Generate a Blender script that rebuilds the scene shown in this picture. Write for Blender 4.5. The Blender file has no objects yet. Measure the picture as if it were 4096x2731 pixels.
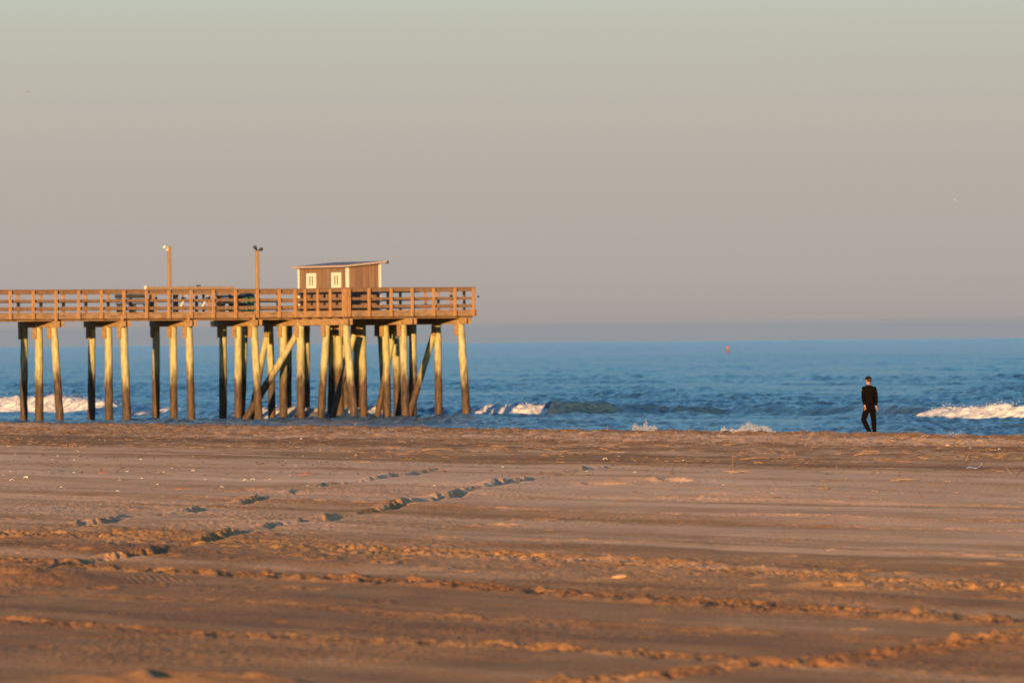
import bpy, bmesh, math, random
import numpy as np
from mathutils import Vector, Matrix
R = math.radians
random.seed(7)
sc = bpy.context.scene
COL = sc.collection

# ------------------------------------------------------------------ camera
FPX = 26055.0                      # focal length in pixels of a 4096 px wide frame
HC = 3.66                          # camera height above the water
ROLL = R(0.517)
cam = bpy.data.cameras.new('camera')
cam.sensor_width = 36.0
cam.lens = FPX / 4096 * 36
cam.clip_start = 0.5
cam.clip_end = 200000
cam.dof.use_dof = True
cam.dof.focus_distance = 152.0
cam.dof.aperture_fstop = 3.6
camo = bpy.data.objects.new('camera', cam)
COL.objects.link(camo)
camo.matrix_world = Matrix.Translation((0, 0, HC)) @ Matrix.Rotation(R(90) + 4.0 / FPX, 4, 'X') @ Matrix.Rotation(-ROLL, 4, 'Z')
sc.camera = camo

def unroll(px, py):
    u, v = px - 2048.0, py - 1365.5
    return u * math.cos(ROLL) - v * math.sin(ROLL), u * math.sin(ROLL) + v * math.cos(ROLL) - 4.0
def ray(px, py):                   # direction with y = 1
    a, b = unroll(px, py)
    return a / FPX, -b / FPX
def ground(px, py, z=0.72):        # point of the photo on a level at height z
    dx, dz = ray(px, py)
    Y = (z - HC) / dz
    return dx * Y, Y

# ------------------------------------------------------------------ world and sun
SUN_EL = R(6.0)
SUN_AZ = (-0.275, -0.961)            # horizontal direction towards the sun
w = bpy.data.worlds.new('World'); sc.world = w; w.use_nodes = True
nt = w.node_tree; N = nt.nodes; Lk = nt.links
N.clear()
out = N.new('ShaderNodeOutputWorld'); bg = N.new('ShaderNodeBackground')
sky = N.new('ShaderNodeTexSky'); sky.sky_type = 'NISHITA'; sky.sun_disc = False
sky.sun_elevation = SUN_EL; sky.sun_rotation = math.atan2(SUN_AZ[0], SUN_AZ[1])
sky.altitude = 0; sky.air_density = 1.2; sky.dust_density = 0.4; sky.ozone_density = 4.6
tc = N.new('ShaderNodeTexCoord'); sep = N.new('ShaderNodeSeparateXYZ')
Lk.new(tc.outputs['Generated'], sep.inputs[0])
def lin(c):
    return tuple((x / 255 / 12.92 if x / 255 <= .04045 else ((x / 255 + .055) / 1.055) ** 2.4) for x in c)
mr = N.new('ShaderNodeMapRange'); mr.inputs['From Min'].default_value = 0; mr.inputs['From Max'].default_value = 0.1
Lk.new(sep.outputs['Z'], mr.inputs['Value'])
cr = N.new('ShaderNodeValToRGB'); Lk.new(mr.outputs[0], cr.inputs[0])
stops = [(0.000, (147, 151, 155)), (0.024, (148, 151, 155)), (0.034, (167, 158, 155)), (0.10, (176, 166, 160)), (0.20, (180, 171, 163)),
         (0.30, (184, 176, 166)), (0.40, (188, 184, 172)), (0.48, (190, 190, 176)), (0.56, (192, 199, 185)), (0.80, (156, 175, 186)), (1.0, (142, 168, 190))]
STR = 0.15
EXPO = 1.0
el = cr.color_ramp.elements
while len(el) < len(stops): el.new(0.5)
for e, (p, c) in zip(el, stops):
    e.position = p; l = lin(c); e.color = (l[0], l[1], l[2], 1)
up = N.new('ShaderNodeVectorMath'); up.operation = 'SCALE'; up.inputs['Scale'].default_value = 1 / STR / 2 ** EXPO
Lk.new(cr.outputs[0], up.inputs[0])
mr2 = N.new('ShaderNodeMapRange'); mr2.interpolation_type = 'SMOOTHSTEP'
mr2.inputs['From Min'].default_value = 0.058; mr2.inputs['From Max'].default_value = 0.11
Lk.new(sep.outputs['Z'], mr2.inputs['Value'])
mx = N.new('ShaderNodeMix'); mx.data_type = 'RGBA'
Lk.new(mr2.outputs[0], mx.inputs['Factor']); Lk.new(up.outputs[0], mx.inputs['A']); Lk.new(sky.outputs[0], mx.inputs['B'])
Lk.new(mx.outputs['Result'], bg.inputs['Color']); bg.inputs['Strength'].default_value = STR
Lk.new(bg.outputs[0], out.inputs[0])

sl = bpy.data.lights.new('sun', 'SUN'); sl.energy = 5.0; sl.angle = R(0.6); sl.color = (1.0, 0.58, 0.22)
so = bpy.data.objects.new('sun', sl); COL.objects.link(so)
h = math.hypot(*SUN_AZ)
sd = Vector((SUN_AZ[0] / h * math.cos(SUN_EL), SUN_AZ[1] / h * math.cos(SUN_EL), math.sin(SUN_EL)))
so.rotation_euler = sd.to_track_quat('Z', 'Y').to_euler()
sc.view_settings.view_transform = 'Standard'; sc.view_settings.look = 'None'
sc.view_settings.exposure = EXPO; sc.view_settings.gamma = 1.0
sc.cycles.max_bounces = 6

# ------------------------------------------------------------------ helpers
def tag(o, label=None, cat=None, group=None, kind=None):
    if label: o['label'] = label
    if cat: o['category'] = cat
    if group: o['group'] = group
    if kind: o['kind'] = kind
    return o
def empty(name, loc=(0, 0, 0), rz=0):
    o = bpy.data.objects.new(name, None); COL.objects.link(o); o.location = loc; o.rotation_euler = (0, 0, rz)
    o.empty_display_size = 0.3
    return o
def link(name, me, mat=None, parent=None):
    if mat: me.materials.append(mat)
    o = bpy.data.objects.new(name, me); COL.objects.link(o)
    if parent: o.parent = parent
    return o
class MB:
    def __init__(s): s.v = []; s.f = []; s.sm = []
    def add(s, v, f, smooth=False):
        b = len(s.v); s.v += [tuple(p) for p in v]; s.f += [tuple(i + b for i in q) for q in f]; s.sm += [smooth] * len(f)
    def box(s, x0, x1, y0, y1, z0, z1):
        v = [(x, y, z) for z in (z0, z1) for y in (y0, y1) for x in (x0, x1)]
        s.add(v, [(0, 2, 3, 1), (4, 5, 7, 6), (0, 1, 5, 4), (2, 6, 7, 3), (0, 4, 6, 2), (1, 3, 7, 5)])
        return s
    def tube(s, p, q, r0, r1, n=14, rings=1, wob=0.0, seed=0):
        rnd = random.Random(seed)
        p, q = Vector(p), Vector(q); d = (q - p).normalized()
        a = d.cross(Vector((0, 1, 0.01))).normalized(); b = d.cross(a)
        v = []; f = []
        for k in range(rings + 1):
            t = k / rings; c = p.lerp(q, t) + (a * rnd.uniform(-wob, wob) + b * rnd.uniform(-wob, wob)) * (0 if k in (0, rings) else 1)
            r = r0 + (r1 - r0) * t
            for i in range(n):
                an = 2 * math.pi * i / n; rr = r * (1 + rnd.uniform(-wob, wob) * 1.5)
                v.append(c + (a * math.cos(an) + b * math.sin(an)) * rr)
        for k in range(rings):
            for i in range(n):
                j = (i + 1) % n
                f.append((k * n + i, k * n + j, (k + 1) * n + j, (k + 1) * n + i))
        s.add(v, f, True)
        s.add(v[:n], [tuple(range(n))][:1]); s.add(v[-n:], [tuple(reversed(range(n)))])
        return s
    def prism(s, pts, axis_vec):
        n = len(pts); v = [Vector(p) for p in pts]; v2 = [p + Vector(axis_vec) for p in v]
        s.add(v + v2, [tuple(range(n)), tuple(reversed(range(n, 2 * n)))] + [(i, (i + 1) % n + 0, (i + 1) % n + n, i + n) for i in range(n)])
        return s
    def build(s, name, mat=None, parent=None, bevel=0):
        me = bpy.data.meshes.new(name); me.from_pydata(s.v, [], s.f); me.polygons.foreach_set('use_smooth', s.sm)
        bm = bmesh.new(); bm.from_mesh(me)
        bmesh.ops.recalc_face_normals(bm, faces=bm.faces); bm.to_mesh(me); bm.free()
        o = link(name, me, mat, parent)
        if bevel:
            m = o.modifiers.new('bevel', 'BEVEL'); m.width = bevel; m.segments = 1; m.limit_method = 'ANGLE'
        return o

# ------------------------------------------------------------------ numpy noise
_rs = np.random.RandomState(11)
_T = _rs.rand(256, 256).astype(np.float32) * 2 - 1
def vn(x, y, ox=0):
    x = np.asarray(x, np.float64) + ox * 17.31; y = np.asarray(y, np.float64) + ox * 9.77
    xi = np.floor(x).astype(np.int64); yi = np.floor(y).astype(np.int64)
    fx = x - xi; fy = y - yi
    fx = fx * fx * (3 - 2 * fx); fy = fy * fy * (3 - 2 * fy)
    # decorrelate repeats of the table
    a = (xi + (yi >> 8) * 37) & 255; b = (yi + (xi >> 8) * 91) & 255; a1 = (a + 1) & 255; b1 = (b + 1) & 255
    return (_T[a, b] * (1 - fx) + _T[a1, b] * fx) * (1 - fy) + (_T[a, b1] * (1 - fx) + _T[a1, b1] * fx) * fy
def fbm(x, y, o=4, ox=0, g=0.5):
    r = 0; a = 1; t = 0
    for k in range(o):
        c, s_ = math.cos(.7 * k + .3), math.sin(.7 * k + .3)
        r = r + a * vn((x * c - y * s_) * 2 ** k, (x * s_ + y * c) * 2 ** k, ox + k); t += a; a *= g
    return r / t
def sst(a, b, x):
    t = np.clip((x - a) / (b - a), 0, 1); return t * t * (3 - 2 * t)
def dist_poly(X, Y, pts):          # signed distance (+ = left of the direction), arc length, valid
    best = np.full(X.shape, 1e9); sg = np.zeros(X.shape); L = np.zeros(X.shape); acc = 0
    for (x0, y0), (x1, y1) in zip(pts[:-1], pts[1:]):
        dx, dy = x1 - x0, y1 - y0; l = math.hypot(dx, dy); dx /= l; dy /= l
        t = (X - x0) * dx + (Y - y0) * dy; tc_ = np.clip(t, 0, l)
        ex = X - x0 - tc_ * dx; ey = Y - y0 - tc_ * dy; d = np.hypot(ex, ey)
        m = d < best
        best[m] = d[m]; sg[m] = np.sign(dx * ey - dy * ex)[m]; L[m] = (acc + tc_)[m]; acc += l
    return best * sg, L, acc

TH = R(31.6); AX = (math.cos(TH), math.sin(TH)); NX = (math.sin(TH), -math.cos(TH))   # seaward axis, along-shore axis (towards the viewer)
def st(X, Y): return X * AX[0] + Y * AX[1], X * NX[0] + Y * NX[1]

# ------------------------------------------------------------------ beach shape
def gl(pts, z=0.72): return [ground(x, y, z) for x, y in pts]
# churned tyre tracks: points, half width, relief, lug length
TRACKS = [
    (gl([(-700, 2215), (0, 2235), (400, 2262), (900, 2287), (1550, 2325), (2250, 2372), (2950, 2418), (4096, 2482), (4900, 2540)]), .42, .050, .21, 1.0),
    (gl([(-700, 2120), (300, 2140), (900, 2165), (1700, 2203), (2600, 2250), (3480, 2318), (4096, 2356), (4800, 2400)]), .60, .040, .30, 1.0),
    (gl([(-700, 2455), (0, 2480), (780, 2527), (1700, 2568), (2500, 2600), (3300, 2660)]), .30, .034, .20, .9),
    (gl([(2300, 2731), (2650, 2690), (3300, 2635), (4096, 2545), (4800, 2450)]), .34, .040, .22, .9),
    (gl([(-500, 2345), (0, 2355), (900, 2405), (1700, 2450), (2600, 2500), (4400, 2600)]), .28, .020, .20, .6),
    (gl([(900, 1962), (1700, 1968), (2600, 1985), (3300, 2005), (4400, 2040)]), .20, .022, .3, .4),
    (gl([(700, 1985), (1500, 2010), (2300, 2040), (3200, 2062), (4400, 2090)]), .22, .030, .3, .5),
    (gl([(1500, 2050), (2300, 2075), (3100, 2085), (4400, 2125)]), .20, .028, .3, .5),
    (gl([(2000, 2150), (2900, 2170), (3600, 2200), (4400, 2240)]), .30, .022, .25, .3),
    (gl([(-500, 1960), (0, 1975), (500, 1990), (1000, 1992)]), .22, .022, .3, .3),
    (gl([(2600, 1905), (3100, 1925), (3600, 1940), (4400, 1958)]), .15, .020, .3, .2),
    (gl([(300, 1815), (1100, 1812), (2100, 1835), (3000, 1850), (4400, 1890)]), .25, .014, .3, .2),
]
# wheel ruts running away from the viewer, raised on their left
RUTS = [
    (gl([(-330, 2380), (20, 2284), (227, 2257), (345, 2236), (600, 2215), (690, 2175), (813, 2157), (917, 2132), (1048, 2108), (1103, 2101), (1241, 2081), (1323, 2064),
         (1541, 2022), (1631, 2005), (1907, 1953), (2044, 1929), (2148, 1915), (2251, 1891), (2450, 1862)]), .078),
    (gl([(-300, 2180), (69, 2126), (138, 2122), (276, 2105), (386, 2095), (482, 2070), (689, 2046), (882, 2012), (951, 2008), (1103, 1977), (1227, 1953), (1452, 1926),
         (1576, 1902), (1800, 1870)]), .062),
]
PITS = [(x, y, r, d) for x, y, r, d in [
    (1150, 2350, .16, .06), (2000, 2093, .25, .07), (2165, 2066, .2, .05), (1776, 2151, .22, .06), (2420, 1942, .35, .09), (2700, 1930, .28, .06), (3390, 2352, .20, .09),
    (2390, 2315, .15, .03), (730, 2720, .22, .08), (1290, 2240, .14, .05), (1240, 2220, .12, .04), (3955, 2258, .14, .05), (1260, 2355, .12, .04), (1690, 1985, .3, .05),
    (1003, 1960, .3, .07), (590, 2225, .16, .05), (410, 2350, .14, .04), (980, 2345, .12, .03), (2290, 2385, .2, .04), (3330, 2660, .2, .05), (3060, 2640, .2, .05)]]
HUMPS = [(ground(460, 2715), .9, .10), (ground(900, 2735), .5, .06), (ground(1050, 2738), .5, .06), (ground(3240, 2345), .3, .07), (ground(2900, 1978), .5, .05), (ground(3090, 1985), .45, .05),
         (ground(2640, 1925), 1.2, .05), (ground(2560, 1930), .8, .05), (ground(1900, 1938), .8, .06), (ground(640, 2140), 1.0, .07), (ground(2480, 2318), .3, .03), (ground(860, 2290), .3, .03),
         (ground(-100, 2320), 1.2, .09), (ground(150, 2325), .9, .08), (ground(380, 2200), 1.0, .05), (ground(3480, 1735, .76), .9, .03), (ground(3650, 1742, .76), .9, .05)]
rp = random.Random(5)
FEET = []
for k in range(230):               # footprints, most of them along the second track
    f = rp.random(); x = -200 + 4500 * f
    y = 2120 + 245 * max(0, min(1, (x + 200) / 4500)) + rp.gauss(0, 30)
    FEET.append((*ground(x, y), rp.uniform(.06, .13), rp.uniform(.03, .055)))
for k in range(120):
    FEET.append((*ground(rp.uniform(-300, 4400), rp.uniform(1950, 2680)), rp.uniform(.06, .13), rp.uniform(.015, .035)))
for k in range(10):                # a line of prints on the crest
    FEET.append((*ground(3800 + 17 * k + rp.uniform(-3, 3), 1762 + 1.6 * k, .76), .07, .05))

def beach_z(X, Y):
    s, t = st(X, Y)
    z = 0.70 + 0.035 * fbm(X / 9, Y / 9, 3, 1) + 0.016 * fbm(X / 2.6, Y / 3.5, 3, 4)
    z = z + 0.05 * sst(98, 112, s) + 0.03 * np.exp(-((s - 111.5) / 1.3) ** 2) * (1 + fbm(X / 1.5, Y / 1.5, 3, 6))
    z = z + 0.009 * fbm(X / .7, Y / 1.0, 3, 9) + .026 * np.abs(fbm(X / .16, Y / .3, 3, 11, .65)) * (.25 + 1.0 * sst(-.05, .3, fbm(X / 3, Y / 6, 2, 8)) + .9 * sst(.0, .035, -X / Y - .012) * np.exp(-((Y - 103) / 24) ** 2))
    rough = sst(98, 106, s)
    z = z + rough * 0.12 * np.abs(fbm(X / .8, Y / 1.3, 4, 12)) + rough * .034 * fbm(X / .16, Y / .3, 2, 14)
    z = z + .040 * fbm(s / 2.8, t / 40, 3, 17) + .018 * fbm(s / .7, t / 9, 3, 19)
    # low terraces of wind-blown sand
    z = z + 0.018 * sst(.1, .35, vn(X / 5.0, Y / 10.0, 31)) + .012 * sst(.0, .2, vn(X / 2.2, Y / 5.0, 33))
    for pts, hw, amp, lug, ch in TRACKS:
        d, l, T = dist_poly(X, Y, pts)
        a = np.abs(d); m = a < hw * 3
        if not m.any(): continue
        dm, am, lm = d[m], a[m], l[m]
        env = np.clip(.95 + .4 * vn(lm / 2.5, lm * 0 + hw * 50, 21), .6, 1.3)
        prof = -0.30 * np.exp(-(am / (hw * .8)) ** 4) + .45 * np.exp(-((am - hw * 1.05) / (hw * .32)) ** 2) * (1 + 1.2 * vn(lm / .35, am / .2, 22))
        lugs = np.sin(2 * np.pi * (lm + .45 * am + .05 * vn(lm / .3, dm / .3, 23)) / lug)
        inner = np.exp(-(am / hw / 1.25) ** 4)
        lump = fbm(X[m] / .16, Y[m] / .24, 3, 25, .65)
        z[m] += env * amp * (prof + inner * ch * (.85 * np.minimum(lugs, .3) * np.exp(-(am / hw / .8) ** 4) + 2.1 * lump))
    for pts, amp in RUTS:
        d, l, T = dist_poly(X, Y, pts)
        m = np.abs(d) < 1.6
        if not m.any(): continue
        dm, lm = d[m] + .10 * vn(l[m] / .9, l[m] * 0, 41) + .09 * vn(l[m] / .35, l[m] * 0, 42) + .06 * vn(l[m] / .12, l[m] * 0, 46), l[m]
        env = np.clip(.45 + 1.4 * vn(lm / 3.1, lm * 0 + amp * 90, 43) + .6 * vn(lm / .9, lm * 0 + amp * 70, 44), .30, 1.25)
        left = .8 * np.exp(-((dm - .02) / .17) ** 2) * (dm > 0) + np.exp(-(dm / .05) ** 2) * (dm <= 0)
        trough = -.8 * np.exp(-((dm + .15) / .12) ** 2)
        z[m] += env * amp * (left + trough) * (1 + .25 * vn(lm / .25, dm / .2, 45))
    for (x, y), r, hh in HUMPS:
        q = ((X - x) ** 2 + ((Y - y) / 1.3) ** 2) / r ** 2; m = q < 6
        z[m] += hh * np.exp(-q[m]) * (1 + .4 * fbm(X[m] / .3, Y[m] / .3, 2, 51))
    for px, py, r, dd in PITS:
        x, y = ground(px, py)
        q = ((X - x) ** 2 + ((Y - y) / 2.0) ** 2) / r ** 2; m = q < 9
        z[m] += -dd * np.exp(-q[m] ** 2) + .45 * dd * np.exp(-((np.sqrt(q[m]) - 1.5) / .4) ** 2)
    for x, y, r, dd in FEET:
        m = (np.abs(X - x) < .4) & (np.abs(Y - y) < .5)
        if not m.any(): continue
        q = ((X[m] - x) ** 2 + ((Y[m] - y) / 1.5) ** 2) / r ** 2
        z[m] += -dd * np.exp(-q ** 2) + .4 * dd * np.exp(-((np.sqrt(q) - 1.6) / .4) ** 2)
    for k in range(10):             # curved tread marks where a vehicle turned
        arc = gl([(462 + 27 * k, 2283), (470 + 29 * k, 2305), (488 + 31 * k, 2325), (520 + 33 * k, 2345), (560 + 34 * k, 2356)])
        m = (np.abs(X - arc[2][0]) < 1.2) & (np.abs(Y - arc[2][1]) < 9)
        if not m.any(): continue
        dm, lm, _t = dist_poly(X[m], Y[m], arc)
        fd = sst(0, 2.2, lm) * (1 - sst(_t - 2.2, _t, lm)) * (.65 + .9 * vn(lm / .5, lm * 0 + k, 47)) * (.35 + .65 * math.sin(math.pi * (k + .5) / 10))
        z[m] += fd * .011 * (np.exp(-((dm - .035) / .03) ** 2) - np.exp(-(dm / .022) ** 2))
    # beach face falling under the sea
    z = z - 0.78 * sst(112.2, 121, s) - .05 * np.clip(s - 119, 0, 60)
    return z
def zat(x, y): return float(beach_z(np.array([x], float), np.array([y], float))[0])

def grid_mesh(name, U, D, zf, cols):
    nu, nd = len(U), len(D)
    Yg, Ug = np.meshgrid(D, U, indexing='ij'); Xg = (Ug * Yg).ravel(); Yg = Yg.ravel()
    Z, attrs = zf(Xg, Yg)
    me = bpy.data.meshes.new(name)
    co = np.stack([Xg, Yg, Z], 1).astype(np.float32).ravel()
    me.vertices.add(nu * nd); me.vertices.foreach_set('co', co)
    i = np.arange(nd - 1)[:, None] * nu + np.arange(nu - 1)[None, :]
    q = np.stack([i, i + 1, i + nu + 1, i + nu], -1).reshape(-1, 4).astype(np.int32)
    me.loops.add(q.size); me.loops.foreach_set('vertex_index', q.ravel())
    me.polygons.add(len(q)); me.polygons.foreach_set('loop_start', np.arange(len(q), dtype=np.int32) * 4)
    me.polygons.foreach_set('loop_total', np.full(len(q), 4, np.int32))
    me.polygons.foreach_set('use_smooth', np.ones(len(q), bool))
    for k, v in attrs.items():
        a = me.attributes.new(k, 'FLOAT', 'POINT'); a.data.foreach_set('value', v.astype(np.float32))
    me.update(calc_edges=True)
    return me
def geo(a, b, ratio):
    n = int(math.log(b / a) / math.log(ratio)) + 1
    return np.geomspace(a, b, n)
u_in = np.linspace(-.082, .082, 960)
u_out = np.geomspace(.0835, .6, 40)
U = np.concatenate([-u_out[::-1], u_in, u_out])

# ------------------------------------------------------------------ materials
def mat(name): 
    m = bpy.data.materials.new(name); m.use_nodes = True
    return m, m.node_tree.nodes, m.node_tree.links, m.node_tree.nodes['Principled BSDF']
def simple(name, col, rough=.7, var=.25, scale=6, bump=.2, metal=0, stretch=(1, 1, 1), coord='Object'):
    m, n, l, b = mat(name)
    t = n.new('ShaderNodeTexCoord'); mp = n.new('ShaderNodeMapping'); mp.inputs['Scale'].default_value = stretch
    l.new(t.outputs[coord], mp.inputs[0])
    no = n.new('ShaderNodeTexNoise'); no.inputs['Scale'].default_value = scale; no.inputs['Detail'].default_value = 5
    l.new(mp.outputs[0], no.inputs['Vector'])
    r = n.new('ShaderNodeValToRGB'); r.color_ramp.elements[0].position = .3; r.color_ramp.elements[1].position = .7
    r.color_ramp.elements[0].color = (*[c * (1 - var) for c in col], 1); r.color_ramp.elements[1].color = (*[min(1, c * (1 + var)) for c in col], 1)
    l.new(no.outputs['Fac'], r.inputs[0]); l.new(r.outputs[0], b.inputs['Base Color'])
    b.inputs['Roughness'].default_value = rough; b.inputs['Metallic'].default_value = metal
    if bump:
        bp = n.new('ShaderNodeBump'); bp.inputs['Strength'].default_value = bump; bp.inputs['Distance'].default_value = .02
        l.new(no.outputs['Fac'], bp.inputs['Height']); l.new(bp.outputs[0], b.inputs['Normal'])
    return m
M = {}
M['rail'] = simple('rail_wood', (.165, .098, .053), .75, .3, 3, .4, stretch=(6, 6, 1))
M['post'] = simple('post_wood', (.30, .162, .068), .75, .25, 3, .3, stretch=(4, 4, 1))
M['deckw'] = simple('deck_wood', (.23, .14, .075), .8, .4, 2.5, .4, stretch=(1, 1, 5))
M['cap'] = simple('cap_wood', (.28, .17, .075), .8, .3, 3, .4, stretch=(1, 1, 4))
M['pole'] = simple('pole_wood', (.24, .16, .10), .75, .2, 3, .3, stretch=(6, 6, .6))
M['white'] = simple('white_paint', (.62, .58, .50), .5, .06, 4, .05)
M['roof'] = simple('roof_felt', (.12, .13, .14), .8, .15, 8, .2)
M['dark'] = simple('dark_metal', (.035, .04, .045), .45, .2, 8, .1)
M['green'] = simple('green_plastic', (.03, .13, .06), .5, .2, 8, .1)
M['glass'] = simple('dark_glass', (.008, .022, .02), .25, .1, 4, 0)
M['black'] = simple('black_cloth', (.0035, .0024, .0024), .9, .35, 18, .5)
M['blackt'] = simple('black_trousers', (.0030, .0022, .0022), .92, .3, 14, .5)
M['capc'] = simple('cap_cloth', (.012, .008, .007), .85, .3, 20, .4)
M['skin'] = simple('skin', (.36, .17, .115), .55, .08, 20, .05)
M['hair'] = simple('hair', (.06, .035, .02), .8, .3, 60, .4)
M['red'] = simple('red_paint', (.42, .04, .04), .5, .1, 5, .1)
M['rust'] = simple('rusty_steel', (.12, .06, .05), .8, .3, 6, .2)
M['shell'] = simple('shell', (.62, .54, .42), .5, .15, 40, .2)
M['straw'] = simple('straw', (.24, .14, .065), .8, .35, 9, .1)
M['leaf'] = simple('dry_leaf', (.42, .13, .04), .7, .3, 30, .2)
M['gull'] = simple('gull_feather', (.30, .27, .25), .7, .35, 20, .1)
M['gullw'] = simple('white_feather', (.80, .76, .72), .7, .1, 20, .1)
M['film'] = simple('plastic_film', (.30, .31, .34), .35, .15, 20, .1)

for k in ('black', 'blackt', 'capc', 'hair'): M[k].node_tree.nodes['Principled BSDF'].inputs['Specular IOR Level'].default_value = .06
def siding():
    m, n, l, b = mat('shed_siding')
    t = n.new('ShaderNodeTexCoord'); wv = n.new('ShaderNodeTexNoise'); mp = n.new('ShaderNodeMapping')
    mp.inputs['Scale'].default_value = (9, 9, .35); l.new(t.outputs['Object'], mp.inputs[0]); l.new(mp.outputs[0], wv.inputs['Vector'])
    wv.inputs['Scale'].default_value = 1.0; wv.inputs['Detail'].default_value = 4
    r = n.new('ShaderNodeValToRGB'); r.color_ramp.elements[0].color = (.13, .078, .048, 1); r.color_ramp.elements[1].color = (.21, .125, .075, 1)
    r.color_ramp.elements[0].position = .35; r.color_ramp.elements[1].position = .65
    l.new(wv.outputs['Fac'], r.inputs[0]); l.new(r.outputs[0], b.inputs['Base Color']); b.inputs['Roughness'].default_value = .8
    bp = n.new('ShaderNodeBump'); bp.inputs['Strength'].default_value = .3; bp.inputs['Distance'].default_value = .02
    l.new(wv.outputs['Fac'], bp.inputs['Height']); l.new(bp.outputs[0], b.inputs['Normal'])
    return m
M['siding'] = siding()

def pile_mat():
    m, n, l, b = mat('pile_timber')
    g = n.new('ShaderNodeNewGeometry'); s = n.new('ShaderNodeSeparateXYZ'); l.new(g.outputs['Position'], s.inputs[0])
    no = n.new('ShaderNodeTexNoise'); no.inputs['Scale'].default_value = 2.2; no.inputs['Detail'].default_value = 6
    mp = n.new('ShaderNodeMapping'); mp.inputs['Scale'].default_value = (3, 3, .7); l.new(g.outputs['Position'], mp.inputs[0]); l.new(mp.outputs[0], no.inputs['Vector'])
    oi = n.new('ShaderNodeObjectInfo')
    a = n.new('ShaderNodeMath'); a.operation = 'MULTIPLY_ADD'; l.new(no.outputs['Fac'], a.inputs[0]); a.inputs[1].default_value = 2.2; l.new(s.outputs['Z'], a.inputs[2])
    a2 = n.new('ShaderNodeMath'); a2.operation = 'MULTIPLY_ADD'; l.new(oi.outputs['Random'], a2.inputs[0]); a2.inputs[1].default_value = .5; l.new(a.outputs[0], a2.inputs[2])
    f = n.new('ShaderNodeMapRange'); f.inputs['From Min'].default_value = 3.15; f.inputs['From Max'].default_value = 4.1; l.new(a2.outputs[0], f.inputs['Value'])
    no2 = n.new('ShaderNodeTexNoise'); no2.inputs['Scale'].default_value = 3; no2.inputs['Detail'].default_value = 6; l.new(mp.outputs[0], no2.inputs['Vector'])
    up_ = n.new('ShaderNodeValToRGB'); up_.color_ramp.elements[0].position = .3; up_.color_ramp.elements[1].position = .7
    up_.color_ramp.elements[0].color = (.22, .205, .095, 1); up_.color_ramp.elements[1].color = (.42, .385, .20, 1); l.new(no2.outputs['Fac'], up_.inputs[0])
    lo = n.new('ShaderNodeValToRGB'); lo.color_ramp.elements[0].position = .35; lo.color_ramp.elements[1].position = .72
    lo.color_ramp.elements[0].color = (.026, .016, .009, 1); lo.color_ramp.elements[1].color = (.105, .062, .032, 1); l.new(no2.outputs['Fac'], lo.inputs[0])
    x = n.new('ShaderNodeMix'); x.data_type = 'RGBA'; l.new(f.outputs[0], x.inputs['Factor']); l.new(lo.outputs[0], x.inputs['A']); l.new(up_.outputs[0], x.inputs['B'])
    l.new(x.outputs['Result'], b.inputs['Base Color']); b.inputs['Roughness'].default_value = .75
    bp = n.new('ShaderNodeBump'); bp.inputs['Strength'].default_value = .5; bp.inputs['Distance'].default_value = .03
    l.new(no2.outputs['Fac'], bp.inputs['Height']); l.new(bp.outputs[0], b.inputs['Normal'])
    return m
M['pile'] = pile_mat()

def sand_mat():
    m, n, l, b = mat('sand')
    g = n.new('ShaderNodeNewGeometry')
    at = n.new('ShaderNodeAttribute'); at.attribute_name = 'tone'
    aw = n.new('ShaderNodeAttribute'); aw.attribute_name = 'wet'
    no = n.new('ShaderNodeTexNoise'); no.inputs['Scale'].default_value = 7; no.inputs['Detail'].default_value = 8; no.inputs['Roughness'].default_value = .72
    l.new(g.outputs['Position'], no.inputs['Vector'])
    ad = n.new('ShaderNodeMath'); ad.operation = 'MULTIPLY_ADD'; l.new(no.outputs['Fac'], ad.inputs[0]); ad.inputs[1].default_value = .35; l.new(at.outputs['Fac'], ad.inputs[2])
    r = n.new('ShaderNodeValToRGB'); e = r.color_ramp.elements
    e[0].position = .12; e[0].color = (.25, .115, .045, 1)
    e[1].position = 1.0; e[1].color = (.88, .555, .31, 1)
    k = e.new(.42); k.color = (.45, .228, .082, 1)
    k = e.new(.66); k.color = (.68, .39, .195, 1)
    l.new(ad.outputs[0], r.inputs[0])
    x = n.new('ShaderNodeMix'); x.data_type = 'RGBA'; l.new(aw.outputs['Fac'], x.inputs['Factor']); l.new(r.outputs[0], x.inputs['A']); x.inputs['B'].default_value = (.10, .07, .05, 1)
    l.new(x.outputs['Result'], b.inputs['Base Color']); b.inputs['Roughness'].default_value = .95
    b.inputs['Specular IOR Level'].default_value = .15
    n2 = n.new('ShaderNodeTexNoise'); n2.inputs['Scale'].default_value = 22; n2.inputs['Detail'].default_value = 5; l.new(g.outputs['Position'], n2.inputs['Vector'])
    bp = n.new('ShaderNodeBump'); bp.inputs['Strength'].default_value = 1.0; bp.inputs['Distance'].default_value = .026
    l.new(n2.outputs['Fac'], bp.inputs['Height']); l.new(bp.outputs[0], b.inputs['Normal'])
    return m
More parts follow.
